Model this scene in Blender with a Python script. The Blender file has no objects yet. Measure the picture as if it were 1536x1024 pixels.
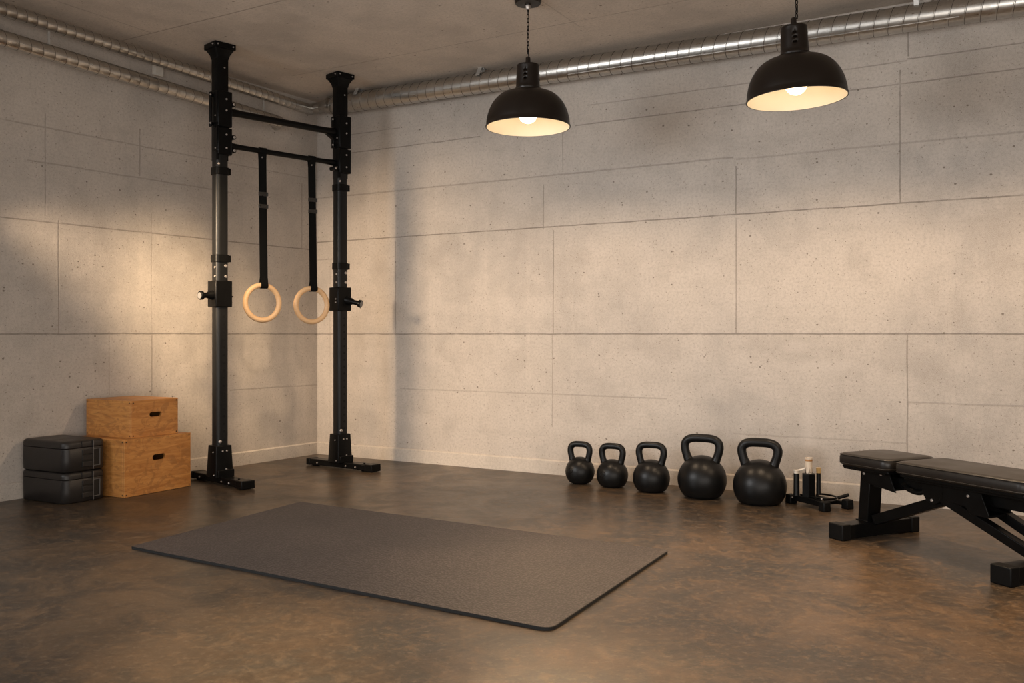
import bpy, bmesh, math, random
from mathutils import Vector, Matrix
random.seed(7)
S = bpy.context.scene
COL = S.collection
F = 1365.0; HY = 501.0
PI = math.pi

# ---------------------------------------------------------------- camera
cam = bpy.data.cameras.new('camera'); co = bpy.data.objects.new('camera', cam); COL.objects.link(co)
co.location = (0, 0, 1.0); co.rotation_euler = (PI/2, 0, 0)
cam.sensor_width = 36; cam.lens = F/1536*36; cam.shift_y = -(512-HY)/1536
S.camera = co
S.view_settings.view_transform = 'Standard'; S.view_settings.look = 'None'
S.view_settings.gamma = 1; S.view_settings.exposure = 0.0
S.view_settings.use_curve_mapping = False

# ---------------------------------------------------------------- materials
class NT:
    def __init__(s, name):
        s.m = bpy.data.materials.new(name); s.m.use_nodes = True
        s.t = s.m.node_tree; s.b = s.t.nodes['Principled BSDF']
    def n(s, typ, **kw):
        x = s.t.nodes.new(typ)
        for k, v in kw.items():
            setattr(x, k, v)
        return x
    def put(s, sock, v):
        if v is None: return
        if isinstance(v, bpy.types.NodeSocket): s.t.links.new(v, sock)
        else: sock.default_value = v
    def math(s, op, a, b=None, c=None, clamp=False):
        x = s.n('ShaderNodeMath', operation=op); x.use_clamp = clamp
        s.put(x.inputs[0], a); s.put(x.inputs[1], b); s.put(x.inputs[2], c)
        return x.outputs[0]
    def mix(s, f, a, b, bt='MIX'):
        x = s.n('ShaderNodeMix', data_type='RGBA', blend_type=bt)
        s.put(x.inputs[0], f); s.put(x.inputs[6], a); s.put(x.inputs[7], b)
        return x.outputs[2]
    def noise(s, vec, scale, detail=4, rough=.55, dist=0):
        x = s.n('ShaderNodeTexNoise'); s.put(x.inputs['Vector'], vec)
        x.inputs['Scale'].default_value = scale; x.inputs['Detail'].default_value = detail
        x.inputs['Roughness'].default_value = rough; x.inputs['Distortion'].default_value = dist
        return x.outputs['Fac']
    def vor(s, vec, scale, feat='F1'):
        x = s.n('ShaderNodeTexVoronoi', feature=feat); s.put(x.inputs['Vector'], vec)
        x.inputs['Scale'].default_value = scale
        return x
    def ramp(s, f, a, b, lo=0., hi=1.):
        x = s.n('ShaderNodeMapRange', interpolation_type='SMOOTHSTEP'); s.put(x.inputs[0], f)
        x.inputs[1].default_value = a; x.inputs[2].default_value = b
        x.inputs[3].default_value = lo; x.inputs[4].default_value = hi
        return x.outputs[0]
    def mapping(s, vec, scale=(1,1,1), rot=(0,0,0), loc=(0,0,0)):
        x = s.n('ShaderNodeMapping'); s.put(x.inputs[0], vec)
        x.inputs['Scale'].default_value = scale; x.inputs['Rotation'].default_value = rot
        x.inputs['Location'].default_value = loc
        return x.outputs[0]
    def obj(s): return s.n('ShaderNodeTexCoord').outputs['Object']
    def bump(s, h, strength=.3, dist=.01, prev=None):
        x = s.n('ShaderNodeBump'); s.put(x.inputs['Height'], h)
        x.inputs['Strength'].default_value = strength; x.inputs['Distance'].default_value = dist
        if prev is not None: s.put(x.inputs['Normal'], prev)
        return x.outputs[0]
    def set(s, **kw):
        for k, v in kw.items():
            s.put(s.b.inputs[{'color':'Base Color','rough':'Roughness','metal':'Metallic','normal':'Normal',
                   'spec':'Specular IOR Level','coat':'Coat Weight','coatr':'Coat Roughness',
                   'emit':'Emission Color','emits':'Emission Strength','sheen':'Sheen Weight'}[k]], v)
        return s.m

def rgb(r, g, b): return (r, g, b, 1)

def simple(name, col, rough=.5, metal=0, bump=0, bscale=200, var=.15, spec=.4):
    N = NT(name); v = N.obj()
    nz = N.noise(v, 14, 5)
    lo = tuple(c*(1-var) for c in col[:3])+(1,); hi = tuple(min(1, c*(1+var)) for c in col[:3])+(1,)
    N.set(color=N.mix(nz, lo, hi), rough=N.ramp(nz, .2, .8, max(0, rough-.06), min(1, rough+.06)), metal=metal, spec=spec)
    if bump: N.set(normal=N.bump(N.noise(v, bscale, 3), bump, .002))
    return N.m

def concrete(name, base, segs_h, segs_v, axes='XZ', streak=True, dark=.62, wall_tone=1.0, patches=()):
    """board-cast concrete: joints given as (pos, from, to, strength)"""
    N = NT(name); v = N.obj()
    sep = N.n('ShaderNodeSeparateXYZ'); N.put(sep.inputs[0], v)
    U = sep.outputs[0]; W = sep.outputs[2] if axes == 'XZ' else sep.outputs[1]
    wob = N.math('MULTIPLY', N.math('SUBTRACT', N.noise(v, 3.0, 3), .5), .012)
    Uw = N.math('ADD', U, wob); Ww = N.math('ADD', W, wob)
    big = N.noise(v, 1.1, 5, .6, .4)
    med = N.noise(v, 4.5, 6, .65)
    fine = N.noise(v, 60, 4, .7)
    grain = N.noise(v, 260, 2, .6)
    c0 = (base[0]*.76, base[1]*.77, base[2]*.78, 1); c1 = (base[0]*1.14, base[1]*1.12, base[2]*1.09, 1)
    col = N.mix(N.ramp(big, .3, .7), c0, c1)
    col = N.mix(N.ramp(med, .38, .66, 0, .55), col, (base[0]*1.22, base[1]*1.21, base[2]*1.2, 1))
    col = N.mix(N.ramp(N.noise(N.mapping(v, loc=(9, 3, 5)), 2.3, 6, .7), .50, .66, 0, .38), col, (base[0]*.66, base[1]*.64, base[2]*.62, 1))
    if streak:   # vertical runs and horizontal board marks
        st = N.noise(N.mapping(v, (7, 7, .35)), 1.6, 5, .6)
        col = N.mix(N.ramp(st, .5, .72, 0, .22), col, (base[0]*1.3, base[1]*1.29, base[2]*1.27, 1))
        st2 = N.noise(N.mapping(v, (.35, .35, 5)), 1.9, 5, .6)
        col = N.mix(N.ramp(st2, .5, .75, 0, .24), col, (base[0]*.68, base[1]*.66, base[2]*.64, 1))
    col = N.mix(N.ramp(fine, .40, .70, 0, .5), col, (base[0]*.62, base[1]*.6, base[2]*.58, 1))
    col = N.mix(N.ramp(grain, .35, .65, 0, .45), col, (base[0]*1.3, base[1]*1.3, base[2]*1.28, 1))
    # pores
    vo = N.vor(N.mapping(v, (1, 1, 1.25)), 17); pr = N.n('ShaderNodeSeparateColor'); N.put(pr.inputs[0], vo.outputs['Color'])
    rad = N.math('MULTIPLY', N.ramp(pr.outputs[0], .45, 1, 0, 1), .13)
    pore = N.ramp(N.math('SUBTRACT', vo.outputs['Distance'], rad), -.03, .015, 1, 0)
    pore = N.math('MULTIPLY', pore, N.math('GREATER_THAN', pr.outputs[0], .55))
    vo2 = N.vor(v, 48); pr2 = N.n('ShaderNodeSeparateColor'); N.put(pr2.inputs[0], vo2.outputs['Color'])
    pore2 = N.math('MULTIPLY', N.ramp(vo2.outputs['Distance'], .10, .2, 1, 0), N.math('GREATER_THAN', pr2.outputs[1], .72))
    pores = N.math('MAXIMUM', N.math('MULTIPLY', pore, .75), N.math('MULTIPLY', pore2, .5))
    brk = N.ramp(N.noise(v, 6, 4, .7), .3, .55, .45, 1)
    tot = None
    for (P, segs) in ((('h'), segs_h), (('v'), segs_v)):
        for (p, a, b, st, w) in segs:
            A, B = (Ww, Uw) if P == 'h' else (Uw, Ww)
            d = N.math('ABSOLUTE', N.math('SUBTRACT', A, p))
            m = N.ramp(d, w*.35, w, st, 0)
            r = N.math('COMPARE', B, (a+b)/2, abs(b-a)/2)
            m = N.math('MULTIPLY', m, r)
            tot = m if tot is None else N.math('MAXIMUM', tot, m)
    if tot is not None:
        tot = N.math('MULTIPLY', tot, brk)
        col = N.mix(N.math('MULTIPLY', tot, .62, clamp=True), col, (base[0]*.22, base[1]*.2, base[2]*.18, 1))
    for (pu, pw, ru, rw, s_, tone) in patches:      # worn lime blooms and stains with a shape of their own
        du = N.math('DIVIDE', N.math('SUBTRACT', U, pu), ru); dw = N.math('DIVIDE', N.math('SUBTRACT', W, pw), rw)
        dd = N.math('SQRT', N.math('ADD', N.math('MULTIPLY', du, du), N.math('MULTIPLY', dw, dw)))
        dd = N.math('ADD', dd, N.math('MULTIPLY', N.math('SUBTRACT', N.noise(v, 9, 5, .7), .5), 2.2))
        col = N.mix(N.ramp(dd, .2, 1.1, s_, 0), col, (base[0]*tone, base[1]*tone, base[2]*tone, 1))
    col = N.mix(pores, col, (base[0]*.30, base[1]*.27, base[2]*.24, 1))
    h = N.math('ADD', N.math('MULTIPLY', fine, .5), N.math('MULTIPLY', med, .6))
    h = N.math('SUBTRACT', h, N.math('MULTIPLY', pores, .9))
    if tot is not None: h = N.math('SUBTRACT', h, tot)
    N.set(color=col, rough=.88, spec=.25, normal=N.bump(h, .35, .006))
    return N.m

def M_floor():
    N = NT('polished_concrete'); v = N.obj()
    big = N.noise(v, 1.0, 6, .62, .6); med = N.noise(v, 3.2, 7, .68, .8); fine = N.noise(v, 38, 5, .7)
    swirl = N.noise(N.mapping(v, (1, 1, 1), rot=(0, 0, .6)), 13, 9, .78, .8)
    col = N.mix(N.ramp(big, .32, .68), rgb(.030, .022, .015), rgb(.098, .062, .035))
    col = N.mix(N.ramp(med, .42, .60, 0, .75), col, rgb(.024, .022, .020))
    col = N.mix(N.ramp(swirl, .48, .66, 0, .55), col, rgb(.165, .102, .054))
    col = N.mix(N.ramp(fine, .50, .72, 0, .5), col, rgb(.19, .145, .10))
    col = N.mix(N.ramp(N.noise(v, 95, 4, .75), .50, .68, 0, .5), col, rgb(.020, .016, .012))
    ves = N.vor(N.mapping(v, (1, 1, 1)), 55); e = N.n('ShaderNodeSeparateColor'); N.put(e.inputs[0], ves.outputs['Color'])
    spk = N.math('MULTIPLY', N.ramp(ves.outputs['Distance'], .05, .12, 1, 0), N.math('GREATER_THAN', e.outputs[0], .86))
    col = N.mix(N.math('MULTIPLY', spk, .4), col, rgb(.32, .27, .2))
    # hairline cracks / saw cuts
    sep = N.n('ShaderNodeSeparateXYZ'); N.put(sep.inputs[0], v)
    wob = N.math('MULTIPLY', N.math('SUBTRACT', N.noise(v, 5, 4), .5), .05)
    cr = None
    for (x0, y0, x1, y1) in ((.17, 2.99, .55, 2.75), (.55, 2.75, 1.1, 2.72), (-1.10, 3.42, -.70, 3.66), (2.24, 3.45, 2.25, 3.72)):
        L = math.hypot(x1-x0, y1-y0); ux, uy = (x1-x0)/L, (y1-y0)/L
        a = N.math('ADD', N.math('MULTIPLY', sep.outputs[0], ux), N.math('MULTIPLY', sep.outputs[1], uy))
        b = N.math('ADD', N.math('MULTIPLY', sep.outputs[0], -uy), N.math('MULTIPLY', sep.outputs[1], ux))
        b = N.math('ADD', b, wob)
        b0 = -x0*uy + y0*ux; a0 = x0*ux + y0*uy
        m = N.math('MULTIPLY', N.ramp(N.math('ABSOLUTE', N.math('SUBTRACT', b, b0)), .0008, .003, 1, 0),
                   N.math('COMPARE', a, a0+L/2, L/2))
        cr = m if cr is None else N.math('MAXIMUM', cr, m)
    col = N.mix(N.math('MULTIPLY', cr, .6), col, rgb(.02, .015, .01))
    ro = N.math('ADD', N.ramp(med, .3, .7, .23, .32), N.ramp(swirl, .4, .7, 0, .07))
    N.set(color=col, rough=N.math('ADD', N.ramp(med, .3, .7, .28, .37), N.ramp(swirl, .4, .7, 0, .06)), spec=.45, normal=N.bump(N.math('ADD', N.math('MULTIPLY', swirl, .7), N.math('MULTIPLY', fine, .35)), .30, .004))
    return N.m

def M_wood():
    N = NT('birch_plywood'); v = N.obj()
    g = N.noise(N.mapping(v, (1.2, 1.2, 9)), 4, 6, .6, 1.2)
    fig = N.noise(N.mapping(v, (1, 1, 1.4), rot=(.2, .3, .1)), 7, 5, .6, 2.5)
    fine = N.noise(N.mapping(v, (3, 3, 60)), 6, 3, .6)
    col = N.mix(N.ramp(g, .3, .7), rgb(.40, .155, .036), rgb(.58, .265, .072))
    col = N.mix(N.ramp(fig, .50, .58, 0, .5), col, rgb(.27, .11, .032))
    col = N.mix(N.ramp(N.noise(v, 18, 5, .7, 2), .62, .72, 0, .45), col, rgb(.17, .065, .02))
    col = N.mix(N.ramp(fine, .4, .8, 0, .2), col, rgb(.6, .36, .16))
    N.set(color=col, rough=.48, spec=.4, normal=N.bump(g, .1, .002))
    return N.m

def M_ringwood():
    N = NT('turned_birch'); v = N.obj()
    g = N.noise(N.mapping(v, (2, 2, 30)), 5, 4, .6)
    N.set(color=N.mix(g, rgb(.62, .37, .18), rgb(.80, .55, .32)), rough=.42)
    return N.m

def M_galv():
    N = NT('galvanised_steel'); v = N.obj()
    a = N.noise(v, 9, 5, .6); b = N.noise(N.mapping(v, (1, 1, 6)), 20, 4, .6)
    vo = N.vor(v, 55)
    col = N.mix(a, rgb(.42, .41, .385), rgb(.60, .58, .55))
    col = N.mix(N.ramp(vo.outputs['Distance'], 0, .8, 0, .25), col, rgb(.70, .68, .64))
    N.set(color=col, metal=1.0, rough=N.ramp(b, .3, .7, .27, .38), normal=N.bump(a, .03, .005))
    return N.m

def M_mat():
    N = NT('rubber_mat'); v = N.obj()
    vo = N.vor(v, 95); n2 = N.noise(v, 240, 2); big = N.noise(v, 2.2, 4)
    col = N.mix(N.ramp(big, .3, .7), rgb(.080, .069, .068), rgb(.108, .090, .086))
    col = N.mix(N.ramp(vo.outputs['Distance'], .15, .55, 0, .65), col, rgb(.022, .018, .017))
    col = N.mix(N.ramp(n2, .55, .75, 0, .4), col, rgb(.13, .105, .092))
    h = N.math('SUBTRACT', 1.0, vo.outputs['Distance'])
    N.set(color=col, rough=.58, spec=.32, normal=N.bump(h, .55, .004))
    return N.m

def M_leather():
    N = NT('padded_vinyl'); v = N.obj()
    n = N.noise(v, 240, 3); b = N.noise(v, 5, 4)
    N.set(color=N.mix(b, rgb(.010, .0085, .0075), rgb(.017, .014, .012)), rough=N.ramp(b, .3, .7, .36, .46), spec=.4,
          normal=N.bump(n, .12, .001))
    return N.m

def M_iron():
    N = NT('cast_iron_powder_coat'); v = N.obj()
    n = N.noise(v, 170, 3); b = N.noise(v, 6, 4)
    N.set(color=N.mix(b, rgb(.0035, .0035, .0036), rgb(.006, .0058, .0057)), rough=N.ramp(b, .3, .7, .36, .43), spec=.27,
          normal=N.bump(n, .22, .0012))
    return N.m

def M_bamboo():
    N = NT('speckled_ivory'); v = N.obj()
    sep = N.n('ShaderNodeSeparateXYZ'); N.put(sep.inputs[0], v)
    fl = N.noise(N.mapping(v, (60, 60, 12)), 3, 3, .7)
    m = N.math('MULTIPLY', N.ramp(sep.outputs[2], .205, .235, 1, 0), N.ramp(fl, .42, .56, 0, 1))
    col = N.mix(N.noise(v, 40, 3), rgb(.62, .50, .38), rgb(.74, .64, .52))
    col = N.mix(m, col, rgb(.015, .012, .01))
    N.set(color=col, rough=.4)
    return N.m

def emis(name, col, st):
    N = NT(name); N.set(color=rgb(1, .9, .7), emit=col, emits=st); return N.m

BLACK = simple('black_steel', rgb(.0040, .0039, .0038), .33, bump=.08, bscale=300, spec=.12)
BLACK2 = simple('satin_black_tube', rgb(.0065, .0066, .0068), .42, bump=.05, bscale=300, spec=.28)
DARK = simple('hole_shade_black', rgb(.003, .003, .003), .9)  # shade of the upright's holes, given as a colour
STEEL = simple('bright_bolt_steel', rgb(.46, .42, .39), .40, metal=.8)
ZINC = simple('zinc_strap', rgb(.55, .55, .54), .45, metal=.7)
SEAM = simple('dull_lock_seam', rgb(.16, .145, .13), .5, metal=.8)
PLAST = simple('charcoal_moulded_plastic', rgb(.017, .0145, .0135), .42, bump=.18, bscale=420)
PLAST2 = simple('charcoal_plastic_dark', rgb(.010, .009, .0085), .5)
PLINE = simple('grey_plastic_trim', rgb(.10, .092, .088), .5)
WEB = simple('black_webbing', rgb(.0045, .0045, .0043), .8, spec=.1, bump=.4, bscale=500)
WHITE = simple('off_white_plastic', rgb(.60, .56, .50), .5)
IVORY = simple('ivory_cap', rgb(.70, .62, .52), .45)
CREAM = simple('honey_cap', rgb(.62, .42, .18), .45)
OCHRE = simple('ochre_band', rgb(.42, .20, .07), .5)
RUBBER = simple('black_rubber', rgb(.0045, .0045, .0045), .45, spec=.15)
MATEDGE = simple('mat_edge_rubber', rgb(.006, .006, .006), .7)
SHADE = simple('bronze_black_enamel', rgb(.010, .0065, .0045), .36, spec=.3)
SHADEIN = simple('cream_enamel', rgb(.86, .80, .68), .6, var=.03)
SCREW = simple('dark_screw', rgb(.05, .025, .012), .6)
WOOD = M_wood(); RWOOD = M_ringwood(); GALV = M_galv(); MATR = M_mat(); LEATH = M_leather(); IRON = M_iron(); IV = M_bamboo()
EDGE = simple('plywood_edge', rgb(.50, .29, .12), .55)
BULB = emis('glowing_bulb', rgb(1, .72, .42), 7.4)

# ---------------------------------------------------------------- mesh helpers
def link(name, bm, mats, parent=None, smooth=True, auto=35, bevel=0, bseg=2, loc=None):
    me = bpy.data.meshes.new(name)
    bmesh.ops.recalc_face_normals(bm, faces=bm.faces)
    bm.to_mesh(me); bm.free()
    if not isinstance(mats, (list, tuple)): mats = [mats]
    for m in mats: me.materials.append(m)
    o = bpy.data.objects.new(name, me); COL.objects.link(o)
    if parent is not None: o.parent = parent
    if loc is not None: o.location = loc
    if smooth:
        for p in me.polygons: p.use_smooth = True
        me.set_sharp_from_angle(angle=math.radians(auto))
    if bevel:
        md = o.modifiers.new('bevel', 'BEVEL'); md.width = bevel; md.segments = bseg
        md.limit_method = 'ANGLE'; md.angle_limit = math.radians(30); md.harden_normals = False
    return o

def box(bm, c, s, rz=0, mat=0, M=None, taper=None):
    """box centre c size s; taper=(sx,sy) scales top"""
    x, y, z = (a/2 for a in s)
    vs = []
    for k in (-1, 1):
        tx, ty = taper if (taper and k == 1) else (1, 1)
        for (i, j) in ((-1, -1), (1, -1), (1, 1), (-1, 1)):
            p = Vector((i*x*tx, j*y*ty, k*z))
            p = Matrix.Rotation(rz, 3, 'Z') @ p + Vector(c)
            if M is not None: p = M @ p
            vs.append(bm.verts.new(p))
    fs = [(0, 3, 2, 1), (4, 5, 6, 7), (0, 1, 5, 4), (1, 2, 6, 5), (2, 3, 7, 6), (3, 0, 4, 7)]
    for f in fs:
        fc = bm.faces.new([vs[i] for i in f]); fc.material_index = mat
    return vs

def frame(a, b, up=Vector((0, 0, 1))):
    d = (Vector(b)-Vector(a)).normalized()
    if abs(d.dot(up)) > .99: up = Vector((1, 0, 0))
    x = d.cross(up).normalized(); y = x.cross(d).normalized()
    return d, x, y

def beam(bm, a, b, w, h, mat=0, up=Vector((0, 0, 1))):
    """rectangular bar from a to b, w sideways, h along up"""
    a = Vector(a); b = Vector(b); d, x, y = frame(a, b, up)
    vs = []
    for p in (a, b):
        for i, j in ((-1, -1), (1, -1), (1, 1), (-1, 1)):
            vs.append(bm.verts.new(p + x*i*w/2 + y*j*h/2))
    for f in [(3, 2, 1, 0), (4, 5, 6, 7), (0, 1, 5, 4), (1, 2, 6, 5), (2, 3, 7, 6), (3, 0, 4, 7)]:
        bm.faces.new([vs[i] for i in f]).material_index = mat

def tube(bm, pts, r, seg=16, mat=0, caps=True, closed=False, rs=None):
    pts = [Vector(p) for p in pts]; n = len(pts); rings = []
    prevx = None
    for i, p in enumerate(pts):
        if closed: d = (pts[(i+1) % n]-pts[i-1]).normalized()
        else: d = (pts[min(i+1, n-1)]-pts[max(i-1, 0)]).normalized()
        if prevx is None:
            up = Vector((0, 0, 1)) if abs(d.z) < .9 else Vector((1, 0, 0))
            x = d.cross(up).normalized()
        else:
            x = (prevx - d*prevx.dot(d)).normalized()
        prevx = x; y = d.cross(x)
        rr = rs[i] if rs else r
        rings.append([bm.verts.new(p + (x*math.cos(t)+y*math.sin(t))*rr) for t in [2*PI*k/seg for k in range(seg)]])
    m = n if closed else n-1
    for i in range(m):
        A = rings[i]; B = rings[(i+1) % n]
        for k in range(seg):
            bm.faces.new((A[k], A[(k+1) % seg], B[(k+1) % seg], B[k])).material_index = mat
    if caps and not closed:
        bm.faces.new(list(reversed(rings[0]))).material_index = mat
        bm.faces.new(rings[-1]).material_index = mat

def lathe(bm, prof, seg=48, mat=0, M=None, matf=None, capb=False, capt=False):
    rings = []
    for (r, z) in prof:
        ring = []
        if r < 1e-6:
            p = Vector((0, 0, z)); p = M @ p if M else p
            ring = [bm.verts.new(p)]
        else:
            for k in range(seg):
                t = 2*PI*k/seg; p = Vector((r*math.cos(t), r*math.sin(t), z)); p = M @ p if M else p
                ring.append(bm.verts.new(p))
        rings.append(ring)
    for i in range(len(prof)-1):
        A, B = rings[i], rings[i+1]
        mi = matf(i) if matf else mat
        for k in range(seg):
            k2 = (k+1) % seg
            if len(A) == 1 and len(B) == 1: continue
            if len(A) == 1: f = bm.faces.new((A[0], B[k2], B[k]))
            elif len(B) == 1: f = bm.faces.new((A[k], A[k2], B[0]))
            else: f = bm.faces.new((A[k], A[k2], B[k2], B[k]))
            f.material_index = mi
    if capb and len(rings[0]) > 1: bm.faces.new(list(reversed(rings[0]))).material_index = mat
    if capt and len(rings[-1]) > 1: bm.faces.new(rings[-1]).material_index = mat

def rsquare(w, r, n=5, h=None):
    """rounded rectangle outline"""
    h = h or w; pts = []
    for cx, cy, a0 in ((w/2-r, h/2-r, 0), (-w/2+r, h/2-r, PI/2), (-w/2+r, -h/2+r, PI), (w/2-r, -h/2+r, 3*PI/2)):
        for k in range(n+1):
            a = a0+PI/2*k/n; pts.append((cx+r*math.cos(a), cy+r*math.sin(a)))
    return pts

def loft(bm, sections, mat=0, capb=True, capt=True):
    """sections: list of lists of 3D points, same length"""
    R = [[bm.verts.new(p) for p in s] for s in sections]; n = len(R[0])
    for A, B in zip(R, R[1:]):
        for k in range(n): bm.faces.new((A[k], A[(k+1) % n], B[(k+1) % n], B[k])).material_index = mat
    if capb: bm.faces.new(list(reversed(R[0]))).material_index = mat
    if capt: bm.faces.new(R[-1]).material_index = mat

def prism(bm, pts, z0, z1, mat=0): loft(bm, [[Vector((x, y, z0)) for x, y in pts], [Vector((x, y, z1)) for x, y in pts]], mat)

def cr(pts, n=8):
    """catmull-rom through points"""
    P = [Vector(p) for p in pts]; P = [2*P[0]-P[1]]+P+[2*P[-1]-P[-2]]; out = []
    for i in range(1, len(P)-2):
        for k in range(n):
            t = k/n; a, b, c, d = P[i-1:i+3]
            out.append(.5*((2*b)+(c-a)*t+(2*a-5*b+4*c-d)*t*t+(3*b-a-3*c+d)*t**3))
    out.append(P[-2]); return out

def thing(name, label, cat, loc=(0, 0, 0), rz=0, group=None, rot=None):
    o = bpy.data.objects.new(name, None); COL.objects.link(o)
    o.empty_display_size = .1
    o.location = loc; o.rotation_euler = rot or (0, 0, rz)
    o['label'] = label; o['category'] = cat
    if group: o['group'] = group
    return o

def tag(o, label, cat, group=None):
    o['label'] = label; o['category'] = cat
    if group: o['group'] = group
    return o

def struct(o): o['kind'] = 'structure'; return o

# ---------------------------------------------------------------- room geometry
H = 2.94
CX, CY = -1.631, 7.626                     # room corner
RD = Vector((.8645, -.5026, 0)); RN = Vector((-.5026, -.8645, 0))    # right wall, inward normal
LD = Vector((-.551, -.8346, 0)); LN = Vector((.8346, -.551, 0))      # left wall
CORNER = Vector((CX, CY, 0))
def q_(x): return (x-768)/F
def uR(x): q = q_(x); return (CY*q-CX)/(.8645+.5026*q)
def uL(x): q = q_(x); return (CX-CY*q)/(.551-.8346*q)
def yR(x): return CY-.5026*uR(x)
def yL(x): return CY-.8346*uL(x)
def zR(x, y): return 1+(HY-y)*yR(x)/F
def zL(x, y): return 1+(HY-y)*yL(x)/F
def floor_pt(x, y, z=0):
    d = F*(1-z)/(y-HY); return Vector((q_(x)*d, d, z))

W1 = .0055
def vr(x, y0, y1, s=.8, w=W1): return (uR(x), zR(x, y1), zR(x, y0), s, w)
def vl(x, y0, y1, s=.8, w=W1): return (uL(x), zL(x, y1), zL(x, y0), s, w)
rh = [(1.0, -.1, 9, 1, .006), (1.768, -.1, 9, 1, .006), (2.48, uR(520), uR(720), .8, W1), (2.47, uR(862), 9, .75, W1),
      (2.63, uR(520), uR(600), .6, W1), (2.60, uR(880), uR(1360), .6, W1), (2.61, uR(1360), 9, .8, W1), (2.135, -.1, uR(1100), .55, .008),
      (2.12, uR(1104), 9, .4, .008), (.57, uR(600), uR(1000), .35, .008), (.60, uR(1361), 9, .4, .008), (.36, uR(1100), uR(1361), .25, .008), (1.62, -.1, uR(505), .5, W1)]
rv = [vr(815, 277, 344, .7), vr(844, 165, 258, .6), vr(830, 345, 500, .8), vr(828.5, 502, 640, .5), vr(593.5, 362, 501, .6),
      vr(1104, 249, 323, .85), vr(1104, 327, 501, .75), vr(1350, 105, 305, .8), vr(1361, 502, 700, .8), vr(1362, 35, 85, .9),
      vr(495, 390, 640, .3)]
lh = [(1.0, -.1, 9, .9, .006), (1.70, -.1, 9, .8, .006), (2.29, -.1, 9, .45, .007), (2.07, uL(350), uL(40), .45, .007), (.575, -.1, uL(345), .4, .008)]
lv = [vl(68, 170, 324, .6), vl(210, 193, 264, .6), vl(88, 330, 501, .6), vl(164, 503, 592, .35), vl(228, 503, 592, .6), vl(453, 275, 373, .6), vl(228, 320, 500, .2)]
CONC_R = concrete('board_cast_concrete_right', (.46, .415, .375), rh, rv,
    patches=((uR(1195), zR(1195, 520), .13, .05, .28, 1.4), (uR(1235), zR(1235, 550), .30, .06, .25, 1.35), (uR(1212), zR(1212, 640), .05, .25, .3, 1.35)))
CONC_L = concrete('board_cast_concrete_left', (.46, .415, .375), lh, lv)
# ceiling joints live in a frame rotated with the right wall
ca = math.atan2(-.5026, .8645)
CL = 9
def cpt(x, y):
    d = F*(H-1)/(HY-y); X = q_(x)*d; p = Vector((X, d)) - Vector((CX, CY))
    return p.x*math.cos(-ca)-p.y*math.sin(-ca), p.x*math.sin(-ca)+p.y*math.cos(-ca)
j1 = cpt(324, 26); j2 = cpt(615, 80); j3 = cpt(176, 32)
chs = [(j1[1], -2, cpt(432, 0)[0]+2, .75, .007), (j2[1], cpt(432, 112)[0], 9, .5, .008), (-2.7, -2, 9, .5, .007)]
cvs = [(j3[0], -3.5, j1[1], .5, .007), (cpt(900, 60)[0], -3.5, j2[1]+.1, .35, .006)]
CONC_C = concrete('board_cast_concrete_ceiling', (.52, .455, .395), chs, cvs, axes='XY', streak=False)

def wall(name, d, inward_pos, length, mat):
    bm = bmesh.new(); t = .2
    y0, y1 = (-t, 0) if inward_pos else (0, t)
    box(bm, (length/2-.1, (y0+y1)/2, H/2), (length+.2, t, H))
    o = link(name, bm, mat, smooth=False)
    o.location = CORNER; o.rotation_euler = (0, 0, math.atan2(d.y, d.x)); return struct(o)
wall('wall_right', RD, False, 7.2, CONC_R)
wall('wall_left', LD, True, 7.6, CONC_L)
bm = bmesh.new(); box(bm, (0, 3.6, -.1), (12, 11, .2)); struct(link('floor', bm, M_floor(), smooth=False))
bm = bmesh.new(); box(bm, (3.0, -2.0, .1), (13, 10, .2)); o = struct(link('ceiling', bm, CONC_C, smooth=False))
o.location = (CX, CY, H); o.rotation_euler = (0, 0, ca)

SKIRT = concrete('cement_baseboard', (.50, .45, .40), [], [], streak=False)
def skirting(name, d, sgn, length):
    bm = bmesh.new()
    prof = [(0, 0), (.016, 0), (.016, .094), (.009, .101), (0, .102)]
    secs = []
    for u in (0.0, length): secs.append([Vector((u, sgn*a, z)) for a, z in prof])
    loft(bm, secs); o = link(name, bm, SKIRT, smooth=False)
    o.location = CORNER; o.rotation_euler = (0, 0, math.atan2(d.y, d.x)); return struct(o)
skirting('baseboard_right', RD, -1, 6.9); skirting('baseboard_left', LD, 1, 7.2)

# ---------------------------------------------------------------- rack
P1 = Vector((-1.960, 6.107, 0)); P2 = Vector((-1.285, 6.805, 0))
e = (P2-P1); span = e.length; e.normalize()
ang = math.atan2(e.y, e.x)                    # local x = bar direction, local -y faces the camera side
rack = thing('pull_up_rack', 'tall black two-post steel pull-up rack bolted between floor and ceiling in the room corner', 'rack', P1, ang)

def small_bolt(parent, p, d, r=.008, name='bolt', mat=STEEL, L=.006):
    bm = bmesh.new(); p = Vector(p); d = Vector(d).normalized(); r *= .86
    tube(bm, [p-d*.002, p+d*L*.7, p+d*L], r, 12, rs=[r, r, r*.7])
    return link(name, bm, mat, parent)

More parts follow.
